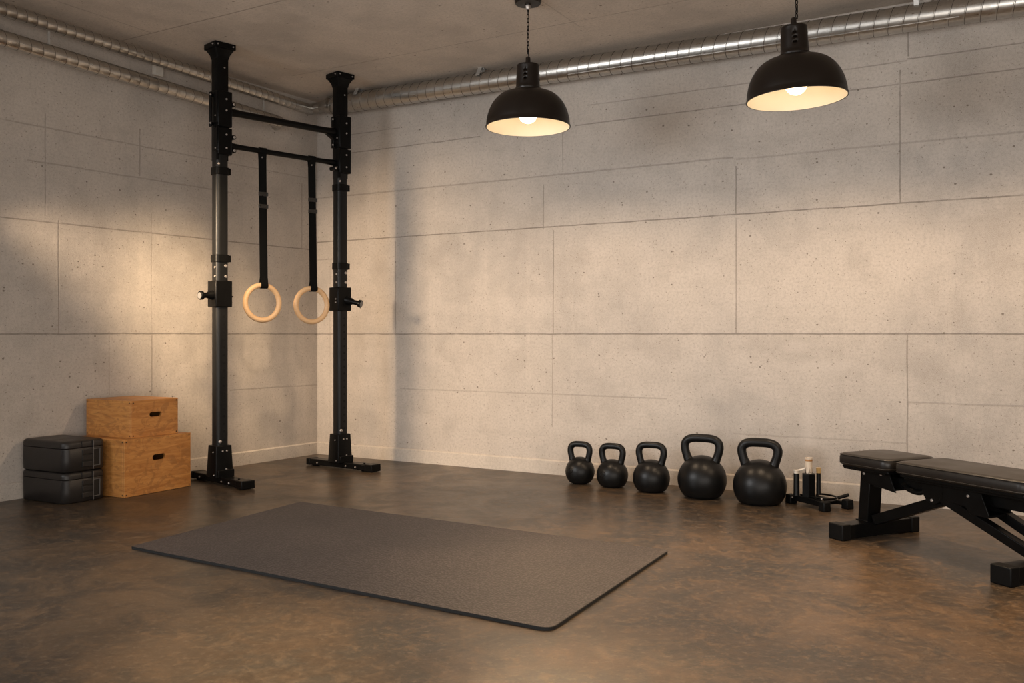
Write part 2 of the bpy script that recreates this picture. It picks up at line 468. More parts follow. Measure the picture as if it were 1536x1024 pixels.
def make_post(px, first):
    T = .088
    bm = bmesh.new()
    sec = rsquare(T, .026, 6)
    prism(bm, [(px+x, y) for x, y in sec], .05, 2.22)
    # adjustment holes as dark discs, shade put into the colour, camera-side face (-y)
    z = .30
    while z < 1.16:
        tube(bm, [(px+.006, -T/2+.003, z), (px+.006, -T/2-.0012, z)], .0085, 12, mat=1); z += .051
    z = 1.58
    up = link('upright', bm, [BLACK2, DARK], rack, auto=50)
    bm = bmesh.new(); prism(bm, [(px+x, y) for x, y in rsquare(.084, .008, 2)], 2.16, H-.045)
    sl = link('upper_sleeve', bm, BLACK, rack)
    # ceiling plate with flared socket
    bm = bmesh.new()
    box(bm, (px, 0, H-.0195), (.152, .152, .037))
    loft(bm, [[Vector((px+x, y, z)) for x, y in rsquare(w, .006, 2)] for w, z in ((.088, H-.10), (.098, H-.075), (.138, H-.038))])
    cp = link('ceiling_plate', bm, BLACK, rack, bevel=.003)
    for bx in (-.055, .055): small_bolt(cp, (px+bx, -.0775, H-.02), (0, -1, 0), .006)
    small_bolt(cp, (px-.0775, -.05, H-.02), (-1, 0, 0), .006)
    small_bolt(sl, (px+.01, -.043, H-.16), (0, -1, 0), .006)
    # top saddle brackets carrying the two bars
    for (z0, z1, w) in ((2.385, 2.622, .118), (2.198, 2.376, .106)):
        bm = bmesh.new()
        for s in (-1,):
            box(bm, (px+.004, s*.052, (z0+z1)/2), (.094, .012, z1-z0))
        box(bm, (px+.054, -.014, (z0+z1)/2), (.010, .088, z1-z0))
        box(bm, (px-.046, -.030, (z0+z1)/2+.01), (.008, .05, (z1-z0)*.9))
        br = link('bar_bracket', bm, BLACK, rack, bevel=.004)
        zz = (z0+z1)/2
        for dz in ((.045, -.03) if z0 > 2.3 else (.045, -.045)): small_bolt(br, (px+.016, -.058, zz+dz+.02*(z0 > 2.3)), (0, -1, 0), .0075)
        small_bolt(br, (px-.050, -.035, zz-.05), (-1, 0, 0), .006)
    # slotted side plate on the outer face
    bm = bmesh.new(); x_ = px-.062 if first else px-.058
    box(bm, (x_, .012, 2.50), (.010, .030, .235)); box(bm, (px-.05, .012, 2.595), (.03, .018, .02)); box(bm, (px-.05, .012, 2.405), (.03, .018, .02))
    sp = link('side_plate', bm, BLACK, rack, bevel=.004)
    for z in (2.595, 2.405): small_bolt(sp, (x_-.005, .0, z), (-1, -.4, 0), .0075)
    # ring collars
    for (z0, z1) in ((2.065, 2.115), (1.480, 1.530)):
        bm = bmesh.new(); prism(bm, [(px+x, y) for x, y in rsquare(.100, .026, 5)], z0, z1)
        box(bm, (px+.050, -.030, (z0+z1)/2), (.018, .022, (z1-z0)*.9))
        link('collar', bm, BLACK, rack, bevel=.002)
    small_bolt(up, (px-.030, -.040, 2.135), (-.5, -1, 0), .009)
    for (bx, bz) in ((.018, 1.455), (.018, 1.385)): small_bolt(up, (px+bx, -.044, bz), (0, -1, 0), .012)
    for bz in (1.445, 1.385): small_bolt(up, (px-.044, -.018, bz), (-1, 0, 0), .010)
    small_bolt(up, (px-.022, -.042, .285), (-.25, -1, 0), .013)
    # base block and foot
    bm = bmesh.new()
    loft(bm, [[Vector((px+x, y, z)) for x, y in rsquare(w, .005, 2)] for w, z in ((.132, .048), (.126, .10), (.112, .255), (.108, .258))])
    bb = link('base_block', bm, BLACK, rack, bevel=.002)
    for bx, bz in ((-.012, .222), (.018, .222), (.012, .10)): small_bolt(bb, (px+bx, -.0575-(.005 if bz < .2 else 0), bz), (0, -1, 0), .0075)
    for by, bz in ((-.02, .215), (-.045, .065)): small_bolt(bb, (px-.058-(.008 if bz < .1 else 0), by, bz), (-1, 0, 0), .006)
    bm = bmesh.new(); box(bm, (px+.0, -.072, .075), (.118, .03, .05)); link('base_clamp', bm, BLACK, rack, bevel=.004)
    fr = 0 if first else math.radians(9)
    bm = bmesh.new(); M = Matrix.Translation((px, 0, 0)) @ Matrix.Rotation(fr, 4, 'Z')
    box(bm, (0, -.01, .032), (.085, .60, .044), M=M)
    box(bm, (0, -.330, .031), (.098, .075, .054), M=M); box(bm, (0, .300, .031), (.092, .04, .050), M=M)
    for yy in (-.26, .26): tube(bm, [M @ Vector((0, yy, 0)), M @ Vector((0, yy, .012))], .03, 16)
    ft = link('foot_beam', bm, BLACK, rack, bevel=.005)
    for yy in (-.20, -.10, .2): small_bolt(ft, M @ Vector((-.043, yy, .028)), (-1, 0, 0), .0075)
    small_bolt(ft, M @ Vector((.0, -.25, .055)), (0, 0, 1), .009, mat=BLACK)

make_post(0, True); make_post(span, False)

# bars
def bar(name, z, r, flare):
    bm = bmesh.new()
    x0, x1 = .05, span-.05
    pts = [(x0, -.004, z), (x0+.03, -.004, z), (x0+.10, -.004, z), (x1-.10, -.004, z), (x1-.03, -.004, z), (x1, -.004, z)]
    tube(bm, pts, r, 20, rs=[r*flare, r*flare, r, r, r*flare, r*flare])
    b = link(name, bm, BLACK, rack, auto=60)
    return b
ub = bar('cross_bar', 2.50, .0235, 1.18); lb = bar('cross_bar', 2.272, .0185, 1.2)
for x, z in ((.075, 2.545), (.078, 2.325), (.078, 2.235)):
    bm = bmesh.new(); tube(bm, [(x, -.05, z), (x, .01, z)], .016, 16); k = link('bar_lug', bm, BLACK, ub if z > 2.5 else lb, bevel=.002)
    small_bolt(k, (x, -.05, z), (0, -1, 0), .010) if False else None
    small_bolt(lb if z < 2.5 else ub, (x, -.050, z), (0, -1, 0), .011, name='lug_bolt')
bm = bmesh.new(); tube(bm, [(span-.075, -.05, 2.225), (span-.075, .01, 2.225)], .016, 16); link('bar_lug', bm, BLACK, lb, bevel=.002)
small_bolt(lb, (span-.075, -.05, 2.225), (0, -1, 0), .011, name='lug_bolt')
bm = bmesh.new()   # gusset under the upper bar at the far post
prism_pts = [(span-.13, 2.478), (span-.045, 2.478), (span-.045, 2.43)]
loft(bm, [[Vector((x, y, z)) for x, z in prism_pts] for y in (-.018, .012)]); link('gusset', bm, BLACK, ub)

# sliding peg carriages
def carriage(px, z0, z1, direction, L, drop, w):
    bm = bmesh.new()
    zc = (z0+z1)/2; hh = z1-z0
    for s in (-1, 1): box(bm, (px, s*(w/2-.005), zc), (w, .010, hh))
    for s in (-1, 1): box(bm, (px+s*(w/2-.005), 0, zc), (.010, w-.012, hh))
    c = link('peg_carriage', bm, BLACK, rack, bevel=.005)
    d = Vector(direction).normalized(); base = Vector((px, 0, zc-.008)) + d*(w/2-.01)
    end = base + d*L + Vector((0, 0, -drop))
    bm = bmesh.new(); tube(bm, [base, base+(end-base)*.35, base+(end-base)*.5, end-(end-base).normalized()*.022, end-(end-base).normalized()*.02, end], .02, 20, rs=[.034, .027, .018, .018, .029, .029])
    pg = link('safety_peg', bm, BLACK, c, bevel=.002)
    n = (end-base).normalized()
    bm = bmesh.new(); tube(bm, [end, end+n*.003], .021, 20); link('peg_cap', bm, simple('grey_peg_cap', rgb(.20, .19, .18), .5), c)
    return c
c1 = carriage(0, 1.180, 1.355, (-1, -.12, 0), .105, .006, .118)
bm = bmesh.new(); tube(bm, [(.06, -.02, 1.252), (.085, -.02, 1.252)], .005, 10); link('pull_pin', bm, BLACK, c1)
c2 = carriage(span, 1.172, 1.348, (.45, -.89, 0), .125, .03, .118)
for z in (1.26, 1.235): small_bolt(c2, (span-.06, -.03, z), (-1, 0, 0), .007)

# ---------------------------------------------------------------- gymnastic rings
def make_ring(px_strap, name_loc, label, zc, zb, rzz, shift):
    q = q_(px_strap); t = (q*P1.y-P1.x)/((P2.x-P1.x)-q*(P2.y-P1.y))
    p = P1+(P2-P1)*t
    root = thing('gymnastic_ring', label, 'gymnastic ring', (p.x, p.y, zc), rzz, 'wooden gymnastic rings hung from the rack')
    R, r = .1215, .0185
    bm = bmesh.new(); tube(bm, [(R*math.sin(a), 0, R*math.cos(a)) for a in [2*PI*k/72 for k in range(72)]], r, 20, closed=True)
    rg = link('wooden_ring', bm, RWOOD, root, auto=80)
    zt = 2.272-zc; w = .052; yb = 0
    # strap: loop round the bar, two layers down, loop round the ring
    def ribbon(bm, pts, w, th):
        pts = [Vector(p_) for p_ in pts]; secs = []
        for i, p_ in enumerate(pts):
            d = (pts[min(i+1, len(pts)-1)]-pts[max(i-1, 0)]).normalized()
            n = Vector((1, 0, 0)).cross(d).normalized()
            secs.append([p_+Vector((-w/2, 0, 0))-n*th/2, p_+Vector((w/2, 0, 0))-n*th/2, p_+Vector((w/2, 0, 0))+n*th/2, p_+Vector((-w/2, 0, 0))+n*th/2])
        loft(bm, secs)
    bm = bmesh.new(); rb = .0235; rr = r+.0035
    loop = [(0, rb*math.cos(a), zt+rb*math.sin(a)) for a in [math.radians(x) for x in range(-60, 241, 20)]]
    low = [(shift, -rr*math.cos(a), R+rr*math.sin(a)) for a in [math.radians(x) for x in range(60, -241, -20)]]
    front = [(0, loop[-1][1], loop[-1][2]), (0, -.007, zt-.06), (shift*.5, -.006, (zt+R)/2), (shift, -.007, R+.055)]
    back = [(shift, .005, R+.055), (shift*.5, .004, (zt+R)/2), (0, .005, zt-.06)]
    ribbon(bm, loop+front[1:]+low[1:-1]+back+[loop[0]], w, .0032)
    st = link('strap', bm, WEB, root, smooth=False)
    for z in zb:
        z -= zc; f = (zt-z)/(zt-R); x = shift*f
        bm = bmesh.new()
        for s in (-1, 1):
            box(bm, (x+s*(w/2+.004), -.010, z), (.007, .014, .026))
        for dz in (-.011, .011): box(bm, (x, -.014, z+dz), (w+.012, .006, .006))
        box(bm, (x, -.011, z), (w+.004, .004, .020))
        link('buckle', bm, simple('gunmetal_buckle', rgb(.09, .085, .08), .3, metal=.8), st, bevel=.001)
    small_bolt(st, (-.006, -.012, zt-.045), (0, -1, 0), .006, name='rivet')
    return root
make_ring(393.5, 0, 'wooden gymnastic ring on black strap, nearer the left rack post', 1.218, (1.973, 1.888), ang-math.radians(9), .010)
make_ring(467.5, 0, 'wooden gymnastic ring on black strap, hanging right beside the farther rack post', 1.210, (1.975, 1.892), ang-math.radians(9), .012)

# ---------------------------------------------------------------- ducts
def duct(name, a, b, r, pitch, parent, slant=.25, seg=40, ridge=.0028, mat=GALV):
    a = Vector(a); b = Vector(b); d, x, y = frame(a, b); L = (b-a).length
    bm = bmesh.new(); rings = []
    def ring(s, rr):
        return [bm.verts.new(a + d*min(max(s+slant*r*math.sin(t), 0), L) + (x*math.cos(t)+y*math.sin(t))*rr) for t in [2*PI*k/seg for k in range(seg)]]
    s = 0; rings.append(ring(-.2, r))
    s = pitch*.6
    while s < L-.01:
        rings += [ring(s-.005, r), ring(s-.002, r+ridge), ring(s+.002, r+ridge), ring(s+.005, r)]; s += pitch
    rings.append(ring(L+.2, r))
    for i, (A, B) in enumerate(zip(rings, rings[1:])):
        for k in range(seg):
            bm.faces.new((A[k], A[(k+1) % seg], B[(k+1) % seg], B[k])).material_index = 1 if i % 4 == 3 else 0
    bm.faces.new(rings[0]); bm.faces.new(rings[-1])
    return link(name, bm, [mat, SEAM], parent, auto=40)

def band(name, a, b, s, r, w, parent, mat=ZINC):
    a = Vector(a); b = Vector(b); d = (b-a).normalized(); c = a+d*s
    bm = bmesh.new(); tube(bm, [c-d*w/2, c-d*w/2, c+d*w/2, c+d*w/2], r, 40, rs=[r-.004, r, r, r-.004], caps=False)
    return link(name, bm, mat, parent, auto=40), c

def wallR(u, off, z): return CORNER + RD*u + RN*off + Vector((0, 0, z))
def wallL(u, off, z): return CORNER + LD*u + LN*off + Vector((0, 0, z))
RA = wallR(.26, .13, 2.852); RB = wallR(6.2, .12, 2.790)
rduct = thing('ventilation_duct', 'thick spiral-wound galvanised air duct running under the ceiling along the right wall', 'duct', RA)
def child_local(o, root):      # keep world placement of geometry built in world coordinates
    o.location = -root.location; return o
R_ = .074
child_local(duct('duct_pipe', RA, RB, R_, .079, rduct), rduct)
ud = (RB-RA).normalized()
for s in (.62+.0,): pass
def dist_on(px):   # distance along the right duct whose centre shows at pixel column px
    q = q_(px); return (q*RA.y-RA.x)/(ud.x-q*ud.y)
for px in (541, 724, 1376):
    o, c = band('hanger_strap', RA, RB, dist_on(px), R_+.006, .030, rduct); child_local(o, rduct)
    bm = bmesh.new(); box(bm, (0, 0, 0), (.030, .004, .06), M=Matrix.Translation(c+Vector((0, 0, R_+.026))) @ Matrix.Rotation(ca, 4, 'Z') )
    box(bm, (0, 0, 0), (.05, .05, .006), M=Matrix.Translation(Vector((c.x, c.y, H-.004))) @ Matrix.Rotation(ca, 4, 'Z'))
    if px == 1376:
        box(bm, (0, 0, 0), (.028, .006, .075), M=Matrix.Translation(c+RN*(R_*.75)+Vector((0, 0, R_*.72+.03))) @ Matrix.Rotation(ca, 4, 'Z') @ Matrix.Rotation(.35, 4, 'X'))
    else:
        box(bm, (0, 0, 0), (.034, .005, .080), M=Matrix.Translation(c+RN*(R_*.72)+Vector((0, 0, R_*.72+.018))) @ Matrix.Rotation(ca, 4, 'Z') @ Matrix.Rotation(-.55, 4, 'X'))
    h = link('hanger_bracket', bm, ZINC, o, bevel=.001)
for px in (950, 1400):
    o, c = band('joint_sleeve', RA, RB, dist_on(px), R_+.0035, .10, rduct, GALV); child_local(o, rduct)
# thin conduit line along the lower front of the duct
bm = bmesh.new(); s0, s1 = dist_on(858), dist_on(1440)
off = RN*(R_*.80)+Vector((0, 0, -R_*.66))
tube(bm, [RA+ud*s0+off, RA+ud*s1+off], .0035, 8); child_local(link('seam_rib', bm, GALV, rduct), rduct)

# left upper duct, with the elbow and reducer that meet the thick duct
r2 = .040
UA = wallL(.33, .10, 2.835); UB = wallL(6.0, .46, 2.90)
ulduct = thing('ventilation_duct', 'thin spiral-wound galvanised air duct high along the left wall, the upper of two', 'duct', UA)
child_local(duct('duct_pipe', UA, UB, r2, .062, ulduct, ridge=.0007), ulduct)
mid = CORNER + LN*.10 + LD*.10 + RN*.13 + RD*.02
k0 = UA; dirA = (UA-UB).normalized(); dirB = (RB-RA).normalized()
elb = []
X0 = UA; X3 = RA-dirB*.10
c_a = X0+dirA*.22; c_b = X3-dirB*.16
for i in range(17):
    t = i/16; elb.append((1-t)**3*X0+3*(1-t)**2*t*c_a+3*(1-t)*t*t*c_b+t**3*X3)
bm = bmesh.new()
pts = []; rs = []
for i, p in enumerate(elb):
    pts.append(p); rs.append(r2+(.0028 if i % 2 else 0))
tube(bm, pts, r2, 32, rs=rs)
child_local(link('elbow', bm, GALV, ulduct, auto=30), ulduct)
bm = bmesh.new(); tube(bm, [X3, X3+dirB*.03, X3+dirB*.11, X3+dirB*.16], r2, 40, rs=[r2, r2+.004, R_, R_])
child_local(link('reducer', bm, GALV, rduct, auto=50), rduct)

r3 = .047
LA = wallL(.50, .085, 2.668); LB = wallL(6.0, .46, 2.745)
llduct = thing('ventilation_duct', 'lower of the two thin galvanised air ducts along the left wall', 'duct', LA)
child_local(duct('duct_pipe', LA, LB, r3, .075, llduct, ridge=.0006), llduct)
# its end turns into the wall
dl = (LA-LB).normalized()
bm = bmesh.new(); tube(bm, [LA, LA+dl*.02-LN*.012, LA+dl*.035-LN*.035, LA+dl*.04-LN*.082], r3, 32)
child_local(link('end_elbow', bm, GALV, llduct, auto=60), llduct)
ul_ = (LB-LA).normalized()
def on_line(px, A, u): q = q_(px); return (q*A.y-A.x)/(u.x-q*u.y)
for px in (72, 394):
    s = max(.03, on_line(px, LA, ul_)); o, c = band('hanger_strap', LA, LB, s, r3+.003, .035, llduct); child_local(o, llduct)
    uu = (UB-UA).normalized(); sU = on_line(px+3, UA, uu); top = UA+uu*sU
    bm = bmesh.new(); zt = top.z-r2
    box(bm, (0, 0, 0), (.012, .006, zt-c.z-r3+.03), M=Matrix.Translation(Vector((c.x, c.y, (zt+c.z+r3)/2)) + LN*.01) @ Matrix.Rotation(math.atan2(LD.y, LD.x), 4, 'Z'))
    link('hanger_rod', bm, ZINC, o)
o, c = band('hanger_strap', UA, UB, on_line(77, UA, (UB-UA).normalized()), r2+.003, .02, ulduct); child_local(o, ulduct)

# junction box
bm = bmesh.new(); box(bm, (0, 0, 0), (.078, .030, .070))
o = link('junction_box', bm, WHITE, bevel=.006, bseg=3)
o.location = wallL(uL(234), .018, zL(234, 107)); o.rotation_euler = (0, 0, math.atan2(LD.y, LD.x))
tag(o, 'small off-white square junction box on the left wall between the ducts', 'junction box')
bm = bmesh.new(); box(bm, (0, .017, 0), (.068, .008, .060)); link('box_lid', bm, WHITE, o, bevel=.004)

# ---------------------------------------------------------------- pendant lamps
def pendant(loc, zr, label, tilt=0):
    root = thing('pendant_lamp', label, 'lamp', (loc[0], loc[1], zr), 0, 'black dome pendant lamps')
    top = H-zr
    tm = Matrix.Rotation(tilt, 4, 'Y')
    R = .244
    bm = bmesh.new()
    outer = []
    for k in range(15):
        a = math.radians(2+ k*(88-2)/14)
        # squashed dome, from rim to neck
        r = .068+(R-.068)*math.cos(a)**.82; z = .205*math.sin(a)**1.05
        outer.append((r, z))
    prof = [(R+.0035, -.004), (R+.004, .001)] + outer + [(.069, .212), (.069, .222)]
    inner = [(r-.004, z-.003) for r, z in reversed(outer)] + [(R-.003, -.004)]
    full = prof+[(.06, .218)]+inner+[(R+.0035, -.004)]
    n_out = len(prof)+0
    lathe(bm, full, 72, M=tm, matf=lambda i: 0 if (i < n_out or i >= len(full)-2) else 1)
    sh = link('lamp_shade', bm, [SHADE, SHADEIN], root, auto=50)
    # neck with slots
    bm = bmesh.new(); seg = 48
    zs = [.205, .222, .226, .245, .262, .274, .286, .298, .310, .322, .350, .355]
    rr = [.073, .072, .068, .066, .0655, .065, .0645, .064, .0635, .063, .061, .062]
    rings = [[bm.verts.new(tm @ Vector((r*math.cos(2*PI*k/seg), r*math.sin(2*PI*k/seg), z))) for k in range(seg)] for r, z in zip(rr, zs)]
    for i in range(len(zs)-1):
        for k in range(seg):
            a = k % 12
            if i in (4, 6, 8) and a in (9, 10) : continue
            bm.faces.new((rings[i][k], rings[i][(k+1) % seg], rings[i+1][(k+1) % seg], rings[i+1][k]))
    nk = link('lamp_neck', bm, SHADE, root, auto=40)
    md = nk.modifiers.new('sol', 'SOLIDIFY'); md.thickness = .003; md.offset = -1
    bm = bmesh.new(); lathe(bm, [(.063, .352), (.063, .358), (.060, .358), (.060, .352)], 48, M=tm); link('neck_rim', bm, SHADE, nk)
    bm = bmesh.new(); lathe(bm, [(.0, .21), (.028, .21), (.028, .33), (.016, .35), (.014, .40), (.010, .405), (0, .405)], 24, M=tm)
    for a in (0, PI/2): 
        box(bm, (0, 0, .345), (.118, .006, .006), rz=a, M=tm)
    link('bulb_socket', bm, SHADE, root)
    # bulb
    bm = bmesh.new()
    prof = [(0, .018)]
    for k in range(1, 13):
        a = -PI/2+PI*k/12*.86; prof.append((.055*math.cos(a), .073+.055*math.sin(a)))
    prof += [(.020, .140), (.020, .20), (0, .20)]
    lathe(bm, prof, 32, M=tm); link('bulb', bm, BULB, root, auto=80)
    # chain
    bm = bmesh.new(); z = .40; i = 0; lk = .030
    while z < top-.045:
        a = PI/2*(i % 2)+.5
        pts = []
        for k in range(16):
            t = 2*PI*k/16; X = .0068*math.cos(t); Z = (lk/2-.002)*math.sin(t)
            pts.append((X*math.cos(a), X*math.sin(a), z+lk/2+Z))
        tube(bm, pts, .0021, 6, closed=True); z += lk-.0075; i += 1
    tube(bm, cr([(.004, .0, .40), (-.004, .004, .40+(top-.4)*.3), (.004, -.004, .4+(top-.4)*.6), (0, 0, top-.03)], 10), .0022, 6)
    link('chain', bm, BLACK, root)
    bm = bmesh.new(); lathe(bm, [(0, top-.034), (.016, top-.034), (.02, top-.026), (.072, top-.022), (.078, top-.012), (.078, top-.001), (0, top-.001)], 48)
    cn = link('ceiling_canopy', bm, SHADE, root)
    bm = bmesh.new(); lathe(bm, [(0, top-.058), (.010, top-.056), (.017, top-.044), (.017, top-.030), (0, top-.030)], 24); link('canopy_nut', bm, STEEL, cn)
    return root
pendant((.093, 5.29), 2.205, 'black dome pendant lamp hung nearer the middle of the room, its round ceiling canopy showing')
pendant((1.428, 4.565), 2.181, 'black dome pendant lamp hung at the right, above the kettlebells end of the wall', tilt=math.radians(-2.3))

# ---------------------------------------------------------------- storage boxes
def obox(name, label, cat, near, e1, L1, L2, h, group):
    """box with near vertical corner at `near`; x along e1 (away right), y along e2 (left)"""
    return thing(name, label, cat, near, math.atan2(e1[1], e1[0]), group)

def stadium(cx, cy, w, h, n=8):
    r = h/2; P = []
    for s, a0 in ((1, -PI/2), (-1, PI/2)):
        for k in range(n+1):
            a = a0+PI*k/n; P.append((cx+s*(w/2-r)+r*math.cos(a), cy+r*math.sin(a)))
    return P

def slot_panel(bm, L, h, th, slot):
    """panel in xz plane, y from 0 to th, with stadium hole"""
    outer = [(0, 0), (L, 0), (L, h), (0, h)]
    for yy in (0, th):
        vo = [bm.verts.new((x, yy, z)) for x, z in outer]; vi = [bm.verts.new((x, yy, z)) for x, z in slot]
        ed = [bm.edges.new((vo[i], vo[(i+1) % 4])) for i in range(4)] + [bm.edges.new((vi[i], vi[(i+1) % len(vi)])) for i in range(len(vi))]
        bmesh.ops.triangle_fill(bm, use_beauty=True, use_dissolve=False, edges=ed)
        if yy == 0: o0, i0 = vo, vi
        else: o1, i1 = vo, vi
    for A, B in ((o0, o1), (i0, i1)):
        for k in range(len(A)): bm.faces.new((A[k], A[(k+1) % len(A)], B[(k+1) % len(A)], B[k]))

def wooden_box(label, near, e1, L1, L2, h, slot, screws):
    root = thing('plyometric_box', label, 'box', near, math.atan2(e1[1], e1[0]), 'stacked plywood boxes')
    th = .018
    # local: x along e1 ; y along e2 = +90deg ; front (slotted) face is y=0, side face x=0
    bm = bmesh.new(); slot_panel(bm, L1, h, th, slot)
    fp = link('slotted_panel', bm, WOOD, root, smooth=False, bevel=.0015, bseg=1)
    for nm, c, s in (('side_panel', (th/2, (L2+th)/2, h/2-.0), (th, L2-th-.001, h)),
                     ('side_panel', (L1-th/2, (L2+th)/2, h/2), (th, L2-th-.001, h)),
                     ('back_panel', (L1/2, L2-th/2, h/2), (L1-2*th-.001, th, h)),
                     ('top_panel', (L1/2, L2/2, h-th/2+.0005), (L1-2*th-.001, L2-2*th-.001, th)),
                     ('bottom_panel', (L1/2, L2/2, th/2), (L1-2*th-.001, L2-2*th-.001, th))):
        bm = bmesh.new(); box(bm, c, s)
        link(nm, bm, WOOD, root, smooth=False, bevel=.0015, bseg=1)
    sp = root.children[1]
    m = .014
    for x in (m, L1-m):
        for z in (m, h-m): small_bolt(fp, (x, 0, z), (0, -1, 0), .0055, name='screw', mat=SCREW, L=.0012)
    for y in (m*1.0, L2-m):
        for z in (m, h-m): small_bolt(sp, (0, y+.004, z), (-1, 0, 0), .0055, name='screw', mat=SCREW, L=.0012)
    return root
eb = Vector((.475, .880, 0)).normalized()
eb2 = Vector((-eb.y, eb.x, 0))
C1 = floor_pt(186.5, 747); C1.z = .001
hb = .352
wooden_box('large plywood box with oval hand slot, standing on the floor under a smaller one', C1, eb, .515, .452, hb, stadium(.26, .222, .10, .036), 0)
N1 = floor_pt(197, 658, hb); N1.z = hb+.002
wooden_box('smaller plywood box with oval hand slot, stacked on top of the large one', N1, eb, .362, .425, .232, stadium(.185, .138, .095, .030), 0)

def case(label, near, e1, L1, L2, z0, h):
    root = thing('storage_case', label, 'case', (near.x, near.y, z0), math.atan2(e1[1], e1[0]), 'stacked charcoal storage cases')
    def sect(w0, w1, z, r):     # w inset
        return [Vector((L1/2+x, L2/2+y, z)) for x, y in rsquare(L1-2*w0, r, 7, h=L2-2*w0)]
    hl = h*.76
    bm = bmesh.new(); loft(bm, [sect(.008, 0, 0, .042), sect(.002, 0, .006, .047), sect(0, 0, hl*.5, .049), sect(.0005, 0, hl-.003, .048), sect(.004, 0, hl, .045)])
    body = link('case_body', bm, PLAST, root, auto=50)
    bm = bmesh.new(); loft(bm, [sect(.004, 0, hl+.0005, .045), sect(.0, 0, hl+.0035, .049), sect(0, 0, h-.022, .049), sect(.004, 0, h-.010, .046), sect(.014, 0, h-.002, .040), sect(.03, 0, h, .03)])
    lid = link('case_lid', bm, PLAST, root, auto=50)
    # front (y=0 side) fittings: recessed latch field with grooves
    y = -.001; x0, x1 = L1*.40, L1*.80
    bm = bmesh.new(); box(bm, ((x0+x1)/2, y+.0015, hl*.54), (x1-x0, .004, hl*.74)); lt = link('latch_field', bm, PLAST2, body, bevel=.001)
    for k in range(3):
        bm = bmesh.new(); box(bm, ((x0+L1*.66)/2, y-.002, hl*(.28+.27*k)), (L1*.66-x0-.004, .006, hl*.20)); link('latch_rib', bm, PLAST, body, bevel=.002)
    bm = bmesh.new(); xs = L1*.655; box(bm, (xs, y-.004, h*.49), (.0045, .006, h*.93)); link('strap_line', bm, PLINE, body, bevel=.001)
    bm = bmesh.new(); xr = L1*.815
    box(bm, (xr, y-.003, hl*.54), (.004, .005, hl*.72)); box(bm, ((xs+xr)/2, y-.003, hl*.18), (xr-xs, .005, .004)); box(bm, ((xs+xr)/2, y-.003, hl*.90), (xr-xs, .005, .004))
    link('latch_frame', bm, PLINE, body, bevel=.001)
    bm = bmesh.new(); box(bm, (L1*.40, y+.001, h*.88), (.005, .006, h*.20)); box(bm, (xs, y+.001, h*.86), (.005, .006, h*.22)); link('lid_hinge', bm, PLAST2, lid, bevel=.001)
    return root
N2 = floor_pt(97, 757.5)
N2 = N2 + eb2*(-.0) 
cl, cd, chh = .285, .425, .183
case('charcoal moulded plastic case on the floor, under another one, left of the plywood boxes', N2, eb, cl, cd, .001, chh)
case('charcoal moulded plastic case on top of its twin, left of the plywood boxes', N2, eb, cl, cd, .002+chh, chh)

# ---------------------------------------------------------------- mat
cs = [floor_pt(x, y, .012) for x, y in ((196, 819), (450, 752), (1004, 824.5), (826, 943))]
def round_poly(P, rad, n=6):
    out = []
    for i in range(len(P)):
        a, b, c = P[i-1], P[i], P[(i+1) % len(P)]; r = rad[i]
        p0 = b+(a-b).normalized()*r; p1 = b+(c-b).normalized()*r
        for k in range(n+1):
            t = k/n; out.append((1-t)**2*p0+2*(1-t)*t*b+t*t*p1)
    return out
cen = sum(cs, Vector((0, 0, 0)))/4; cen.z = 0
rp = round_poly(cs, (.012, .03, .035, .05))
bm = bmesh.new()
def ins(p, k): d = (p-cen); d.z = 0; return (p-cen)-d.normalized()*k
loft(bm, [[Vector((p.x-cen.x, p.y-cen.y, .0005)) for p in rp], [Vector((p.x-cen.x, p.y-cen.y, .0112)) for p in rp],
          [Vector((ins(p, .003).x, ins(p, .003).y, .0124)) for p in rp]])
for f in bm.faces:
    f.material_index = 0 if (len(f.verts) > 4 and f.calc_center_median().z > .01) else 1
mt = link('exercise_mat', bm, [MATR, MATEDGE], smooth=False); mt.location = cen
tag(mt, 'large dark brown textured rubber exercise mat lying flat on the concrete floor', 'mat')

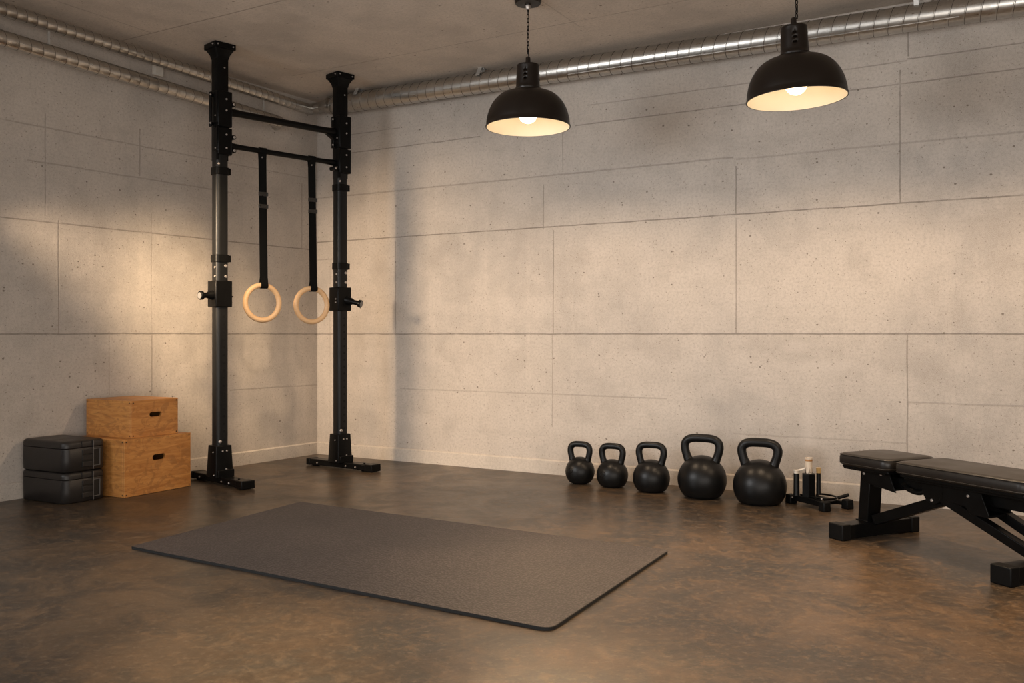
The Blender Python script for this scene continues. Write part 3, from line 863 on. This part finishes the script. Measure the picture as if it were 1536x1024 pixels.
# ---------------------------------------------------------------- kettlebells
def kettlebell(px, yb, Rb, zc, Ht, wo, rt, label, emblem=False):
    g = floor_pt(px, yb)
    root = thing('kettlebell', label, 'kettlebell', (g.x, g.y, 0), ca+math.radians(3), 'black cast iron kettlebells')
    bm = bmesh.new(); rb = math.sqrt(Rb*Rb-zc*zc)
    prof = [(0, .001), (rb-.012, .001), (rb-.003, .004)]
    a0 = math.asin(-(zc-.010)/Rb)
    for k in range(33):
        a = a0+(PI/2-a0)*k/32
        prof.append((max(0, Rb*math.cos(a)), zc+Rb*math.sin(a)))
    prof[-1] = (0, zc+Rb)
    lathe(bm, prof, 64); link('kettlebell_body', bm, IRON, root, auto=70)
    zt = zc+Rb; kx = (wo-rt)/.107; kz = (Ht-zt)/.132
    tp = Ht-rt
    half = [(.062*kx, zt-.085*kz), (.082*kx, zt-.035*kz), (.097*kx, zt+.005*kz), (.1065*kx, zt+.046*kz), (.102*kx, tp-.030*kz), (.083*kx, tp-.010*kz), (.050*kx, tp-.001*kz), (0, tp+.0005)]
    P = [(x, 0, z) for x, z in half] + [(-x, 0, z) for x, z in reversed(half[:-1])]
    pts = cr(P, 6); n = len(pts)
    rs = [rt*(1.0+.30*max(0, 1-min(i, n-1-i)/10)) for i in range(n)]
    bm = bmesh.new(); tube(bm, pts, rt, 24, rs=rs); link('kettlebell_handle', bm, IRON, root, auto=80)
    if emblem:
        d = Vector((-.30, -.93, .16)).normalized(); c = Vector((0, 0, zc))+d*(Rb-.0005)
        _, x, y = frame(Vector((0, 0, 0)), d)
        bm = bmesh.new(); tube(bm, [c+(x*math.cos(t)+y*math.sin(t))*.017 for t in [2*PI*k/24 for k in range(24)]], .0022, 8, closed=True)
        tube(bm, [c-d*.003, c+d*.0008], .007, 16); link('cast_mark', bm, IRON, root)
kettlebell(870, 724.5, .0985, .0805, .284, .090, .0205, 'smallest kettlebell, at the left end of the row against the wall', True)
kettlebell(918.5, 729.5, .1035, .0775, .287, .093, .0205, 'second smallest kettlebell, between the smallest and the mid-sized one', True)
kettlebell(977, 736.5, .1175, .0855, .317, .104, .0215, 'mid-sized kettlebell in the middle of the row of five')
kettlebell(1053, 745, .1485, .1085, .387, .134, .0255, 'big kettlebell with the tallest handle, between the mid-sized one and the widest one')
kettlebell(1139.5, 754, .1550, .1030, .385, .133, .0270, 'widest kettlebell, at the right end of the row beside the small black stand')

# ---------------------------------------------------------------- small accessory stand
O = floor_pt(1235, 766); sa = Vector((-.41, .912, 0)).normalized()
st = thing('accessory_stand', 'small low black metal stand with upright tubes and ivory caps, beside the widest kettlebell', 'stand', O, math.atan2(sa.y, sa.x))
# local x along sa (back-left), local -y = right
a_, b_ = .265, .175
bm = bmesh.new(); box(bm, (a_/2, 0, .038), (a_, .030, .030)); link('base_rail', bm, BLACK, st, bevel=.003)
bm = bmesh.new(); box(bm, (a_/2, -b_+.02, .032), (a_*.9, .022, .022)); link('base_rail', bm, BLACK, st, bevel=.003)
for x in (.06, .21):
    bm = bmesh.new(); box(bm, (x, -b_/2, .030), (.022, b_, .020)); link('cross_rail', bm, BLACK, st, bevel=.002)
for (x, y) in ((-.01, 0), (-.005, -b_), (a_, 0)):
    bm = bmesh.new(); box(bm, (x, y, .027), (.050, .052, .054), taper=(.9, .9)); link('foot', bm, RUBBER, st, bevel=.005)
bm = bmesh.new(); box(bm, (.115, -.04, .054), (.16, .115, .006)); link('tray', bm, BLACK, st, bevel=.002)
bm = bmesh.new(); tube(bm, cr([(.19, -.005, .062), (.06, -.012, .063), (.018, -.03, .063), (.012, -.07, .062), (.02, -.115, .060), (.06, -.15, .060), (.12, -.155, .060), (.17, -.13, .060), (.15, -.09, .06)], 6), .0055, 10); link('loop_handle', bm, BLACK, st, auto=80)
bm = bmesh.new(); tube(bm, [(.045, -.15, .055), (.015, -.205, .075)], .010, 14); link('side_grip', bm, RUBBER, st, bevel=.002)
small_bolt(st, (.025, -.012, .062), (0, 0, 1), .007); small_bolt(st, (a_-.03, .016, .04), (0, 1, 0), .006)
def post(x, y, r, z1, cap, capr, caph):
    bm = bmesh.new(); lathe(bm, [(r*1.12, .057), (r*1.05, .07), (r, z1)], 28, M=Matrix.Translation((x, y, 0)), capb=True, capt=True)
    p = link('upright_tube', bm, BLACK2, st, auto=40)
    bm = bmesh.new(); lathe(bm, [(capr*.9, z1-.001), (capr*.92, z1+caph*.55), (capr, z1+caph*.7), (capr, z1+caph), (0, z1+caph)], 28, M=Matrix.Translation((x, y, 0)), capb=True)
    link('tube_cap', bm, cap, p, auto=40)
post(.205, .012, .0165, .186, IVORY, .0175, .019)
post(.165, -.118, .0125, .186, CREAM, .0140, .030)
bm = bmesh.new(); lathe(bm, [(.040, .057), (.040, .189), (.037, .192), (0, .192)], 6, M=Matrix.Translation((.140, -.020, 0)) @ Matrix.Rotation(.35, 4, 'Z'), capb=True)
hx = link('hexagonal_holder', bm, BLACK, st, smooth=False, bevel=.003)
bm = bmesh.new(); lathe(bm, [(.0215, .19), (.0205, .200), (.0205, .268), (.022, .276), (.022, .282), (.018, .282), (.018, .27), (0, .27)], 28, M=Matrix.Translation((.150, -.030, 0)))
rl = link('ivory_roll', bm, IV, st, auto=40)
bm = bmesh.new(); lathe(bm, [(.0208, .262), (.0213, .264), (.0213, .272), (.0212, .273)], 28, M=Matrix.Translation((.150, -.030, 0))); link('ochre_band', bm, OCHRE, rl)
bm = bmesh.new(); tube(bm, [(.205, .012, .200), (.18, -.008, .210), (.155, -.02, .222)], .006, 10); link('link_arm', bm, IVORY, st)

# ---------------------------------------------------------------- weight bench
g = Vector((.42, -.9075, 0)).normalized(); M1 = Vector((1.81, 4.54, 0))
bench = thing('weight_bench', 'black padded adjustable weight bench cut off by the right edge, in front of the wall', 'bench', M1, math.atan2(g.y, g.x))
# local x = along bench towards camera-right, local y = away (f), near side = -y
def fy(v): return v
def pad(name, x0, x1, hw, z0, z1, r, roundend=0):
    bm = bmesh.new(); secs = []
    L = x1-x0; cx = (x0+x1)/2
    for ins_, z in ((.018, z0), (.005, z0+.006), (.0, z0+.016), (0, z1-.020), (.004, z1-.008), (.012, z1-.002), (.026, z1)):
        secs.append([Vector((cx+x, y, z)) for x, y in rsquare(L-2*ins_, r, 7, h=2*(hw-ins_))])
    loft(bm, secs)
    o = link(name, bm, LEATH, bench, auto=55)
    bm = bmesh.new(); pts = [Vector((cx+x, y, z1-.0085)) for x, y in rsquare(L-.004, r, 7, h=2*hw-.004)]
    tube(bm, pts, .0022, 8, closed=True); link('piping', bm, LEATH, o, auto=80)
    bm = bmesh.new(); pts = [Vector((cx+x, y, z0+.012)) for x, y in rsquare(L-.002, r, 7, h=2*hw-.002)]
    tube(bm, pts, .0022, 8, closed=True); link('piping', bm, LEATH, o, auto=80)
    bm = bmesh.new(); box(bm, (cx, 0, z0-.006), (L-.04, 2*hw-.05, .012)); link('pad_board', bm, BLACK, o, bevel=.002)
    return o
pad('seat_pad', -.095, .232, .165, .350, .412, .045)
pad('back_pad', .262, .92, .165, .350, .412, .035)
bm = bmesh.new(); box(bm, (.04, -.10, .334), (.26, .035, .014)); box(bm, (.04, .10, .334), (.26, .035, .014)); link('seat_rail', bm, BLACK, bench, bevel=.003)
bm = bmesh.new(); box(bm, (.58, -.085, .330), (.62, .03, .022)); box(bm, (.58, .085, .330), (.62, .03, .022)); link('back_rail', bm, BLACK, bench, bevel=.003)
bm = bmesh.new(); beam(bm, (-.03, 0, .285), (.93, 0, .285), .06, .055); link('main_beam', bm, BLACK, bench, bevel=.004)
def foot(x, name='foot_beam'):
    bm = bmesh.new(); box(bm, (x, 0, .040), (.085, .50, .066)); o = link(name, bm, BLACK, bench, bevel=.003)
    for s in (-1, 1):
        bm = bmesh.new(); box(bm, (x, s*.232, .039), (.094, .055, .077)); link('end_cap', bm, RUBBER, o, bevel=.005, bseg=3)
    return o
foot(0); foot(.885)
bm = bmesh.new(); beam(bm, (-.018, -.02, .07), (.0, -.02, .318), .085, .062, up=Vector((1, 0, 0))); l1 = link('leg', bm, BLACK, bench, bevel=.003)
bm = bmesh.new(); box(bm, (-.018, -.02, .074), (.078, .10, .006)); link('weld_plate', bm, BLACK, l1, bevel=.001)
bm = bmesh.new(); beam(bm, (.90, -.01, .07), (.865, -.01, .305), .075, .062, up=Vector((1, 0, 0))); l2 = link('leg', bm, BLACK, bench, bevel=.003)
# seat hinge bracket plates
def plate(pts, y, th=.008):
    bm = bmesh.new(); loft(bm, [[Vector((x, y+s*th/2, z)) for x, z in pts] for s in (-1, 1)]); return bm
for y in (-.075, .055):
    o = link('hinge_plate', plate([(.0, .335), (.16, .335), (.20, .245), (.02, .268), (-.005, .29)], y), BLACK, bench, bevel=.002)
    if y < 0: small_bolt(o, (.115, y-.004, .322), (0, -1, 0), .008); small_bolt(o, (.008, y-.004, .312), (0, -1, 0), .008)
bm = bmesh.new(); box(bm, (.13, -.01, .258), (.13, .13, .008)); link('bracket_floor', bm, BLACK, bench)
for y in (-.060, .045):
    o = link('pivot_plate', plate([(.335, .330), (.46, .325), (.455, .262), (.43, .236), (.40, .222), (.365, .232), (.34, .268)], y), BLACK, bench, bevel=.002)
    if y < 0: small_bolt(o, (.395, y-.004, .242), (0, -1, 0), .0085)
for y in (-.080, .06):
    o = link('rear_plate', plate([(.47, .325), (.66, .32), (.70, .225), (.61, .215), (.585, .245), (.47, .26)], y), BLACK, bench, bevel=.002)
    if y < 0: small_bolt(o, (.60, y-.004, .296), (0, -1, 0), .008)
small_bolt(l2, (.868, -.052, .275), (0, -1, 0), .010)
bm = bmesh.new(); box(bm, (.655, -.01, .222), (.09, .145, .010)); link('bracket_floor', bm, BLACK, bench)
# diagonal braces
bm = bmesh.new(); beam(bm, (.03, -.02, .082), (.47, -.02, .262), .055, .05); link('diagonal_brace', bm, BLACK, bench, bevel=.003)
bm = bmesh.new(); beam(bm, (.44, -.045, .262), (.90, -.045, .085), .045, .042); link('diagonal_brace', bm, BLACK, bench, bevel=.003)
bm = bmesh.new(); beam(bm, (.58, .05, .258), (.90, .05, .115), .045, .042); link('diagonal_brace', bm, BLACK, bench, bevel=.003)
bm = bmesh.new(); tube(bm, cr([(.20, -.03, .285), (.25, -.045, .268), (.31, -.05, .262), (.36, -.04, .285)], 6), .012, 12); link('adjuster_lever', bm, BLACK, bench)

# ---------------------------------------------------------------- lights
def look(o, tgt):
    d = Vector(tgt)-o.location; o.rotation_euler = d.to_track_quat('-Z', 'Y').to_euler()
def spot(name, loc, tgt, power, col, angle, blend=1, rad=.05):
    l = bpy.data.lights.new(name, 'SPOT'); l.energy = power; l.color = col; l.spot_size = math.radians(angle); l.spot_blend = blend
    l.shadow_soft_size = rad
    o = bpy.data.objects.new(name, l); COL.objects.link(o); o.location = loc; look(o, tgt); return o
def area(name, loc, tgt, power, col, sx, sy):
    l = bpy.data.lights.new(name, 'AREA'); l.shape = 'RECTANGLE'; l.size = sx; l.size_y = sy; l.energy = power; l.color = col
    o = bpy.data.objects.new(name, l); COL.objects.link(o); o.location = loc; look(o, tgt); return o
WARM = (1, .74, .50)
# the light of each pendant, at its bulb, shaded by the dome to a wide downward cone
for (x, y, z) in ((.093, 5.29, 2.214), (1.428, 4.565, 2.190), (2.85, 3.75, 2.20)):
    spot('pendant_light', (x, y, z), (x, y, 0), 62, WARM, 162, .5, .05)
pool = wallL(uL(296), 0, zL(296, 478))
spot('ceiling_spot_left_wall', (-1.55, 4.45, 2.85), pool, 600, (1, .72, .43), 30, 1, .22)
spot('side_lamp', (-3.05, 5.1, 1.80), (-.75, 7.25, .75), 330, (1, .74, .49), 68, .9, .13)
spot('added_pendant_spot', (.093, 5.29, 2.212), (.60, 3.6, 0), 130, (1, .68, .38), 62, 1, .04)  # extra spot added at the pendant to warm the floor
spot('added_floor_spot', (-1.33, 5.0, 2.86), (-.80, 2.85, 0), 400, (1, .66, .34), 20, 1, .05)  # unseen spot added to warm the floor at front left
spot('added_floor_spot', (.37, 4.95, 2.86), (.26, 2.52, 0), 360, (1, .66, .34), 17, 1, .05)  # second added spot, warms the floor at front centre
spot('added_floor_spot', (2.15, 3.5, 2.86), (1.25, 3.5, 0), 330, (1, .66, .36), 70, 1, .06)  # wide added spot, warms the floor at right
a = area('soft_light_left', (-3.5, 2.3, 1.85), (1.5, 5.8, .80), 38, (1, 1, 1), 1.9, 1.5); a.data.spread = math.radians(95)  # unseen soft area light from the left side
area('added_fill_behind', (-1.6, -1.0, 2.3), (1.4, 6.0, .8), 16, (1, .99, .98), 2.6, 1.6)  # soft fill added behind the camera, no real opening there
area('added_ceiling_fill', (.7, -1.0, .7), (.2, 4.5, 2.9), 155, (1, .92, .84), 6, 1.6)  # uplight added behind the camera to lift ceiling and upper walls
w = bpy.data.worlds.new('room_air'); S.world = w; w.use_nodes = True
bg = w.node_tree.nodes['Background']; bg.inputs[0].default_value = (1, .92, .84, 1); bg.inputs[1].default_value = .06
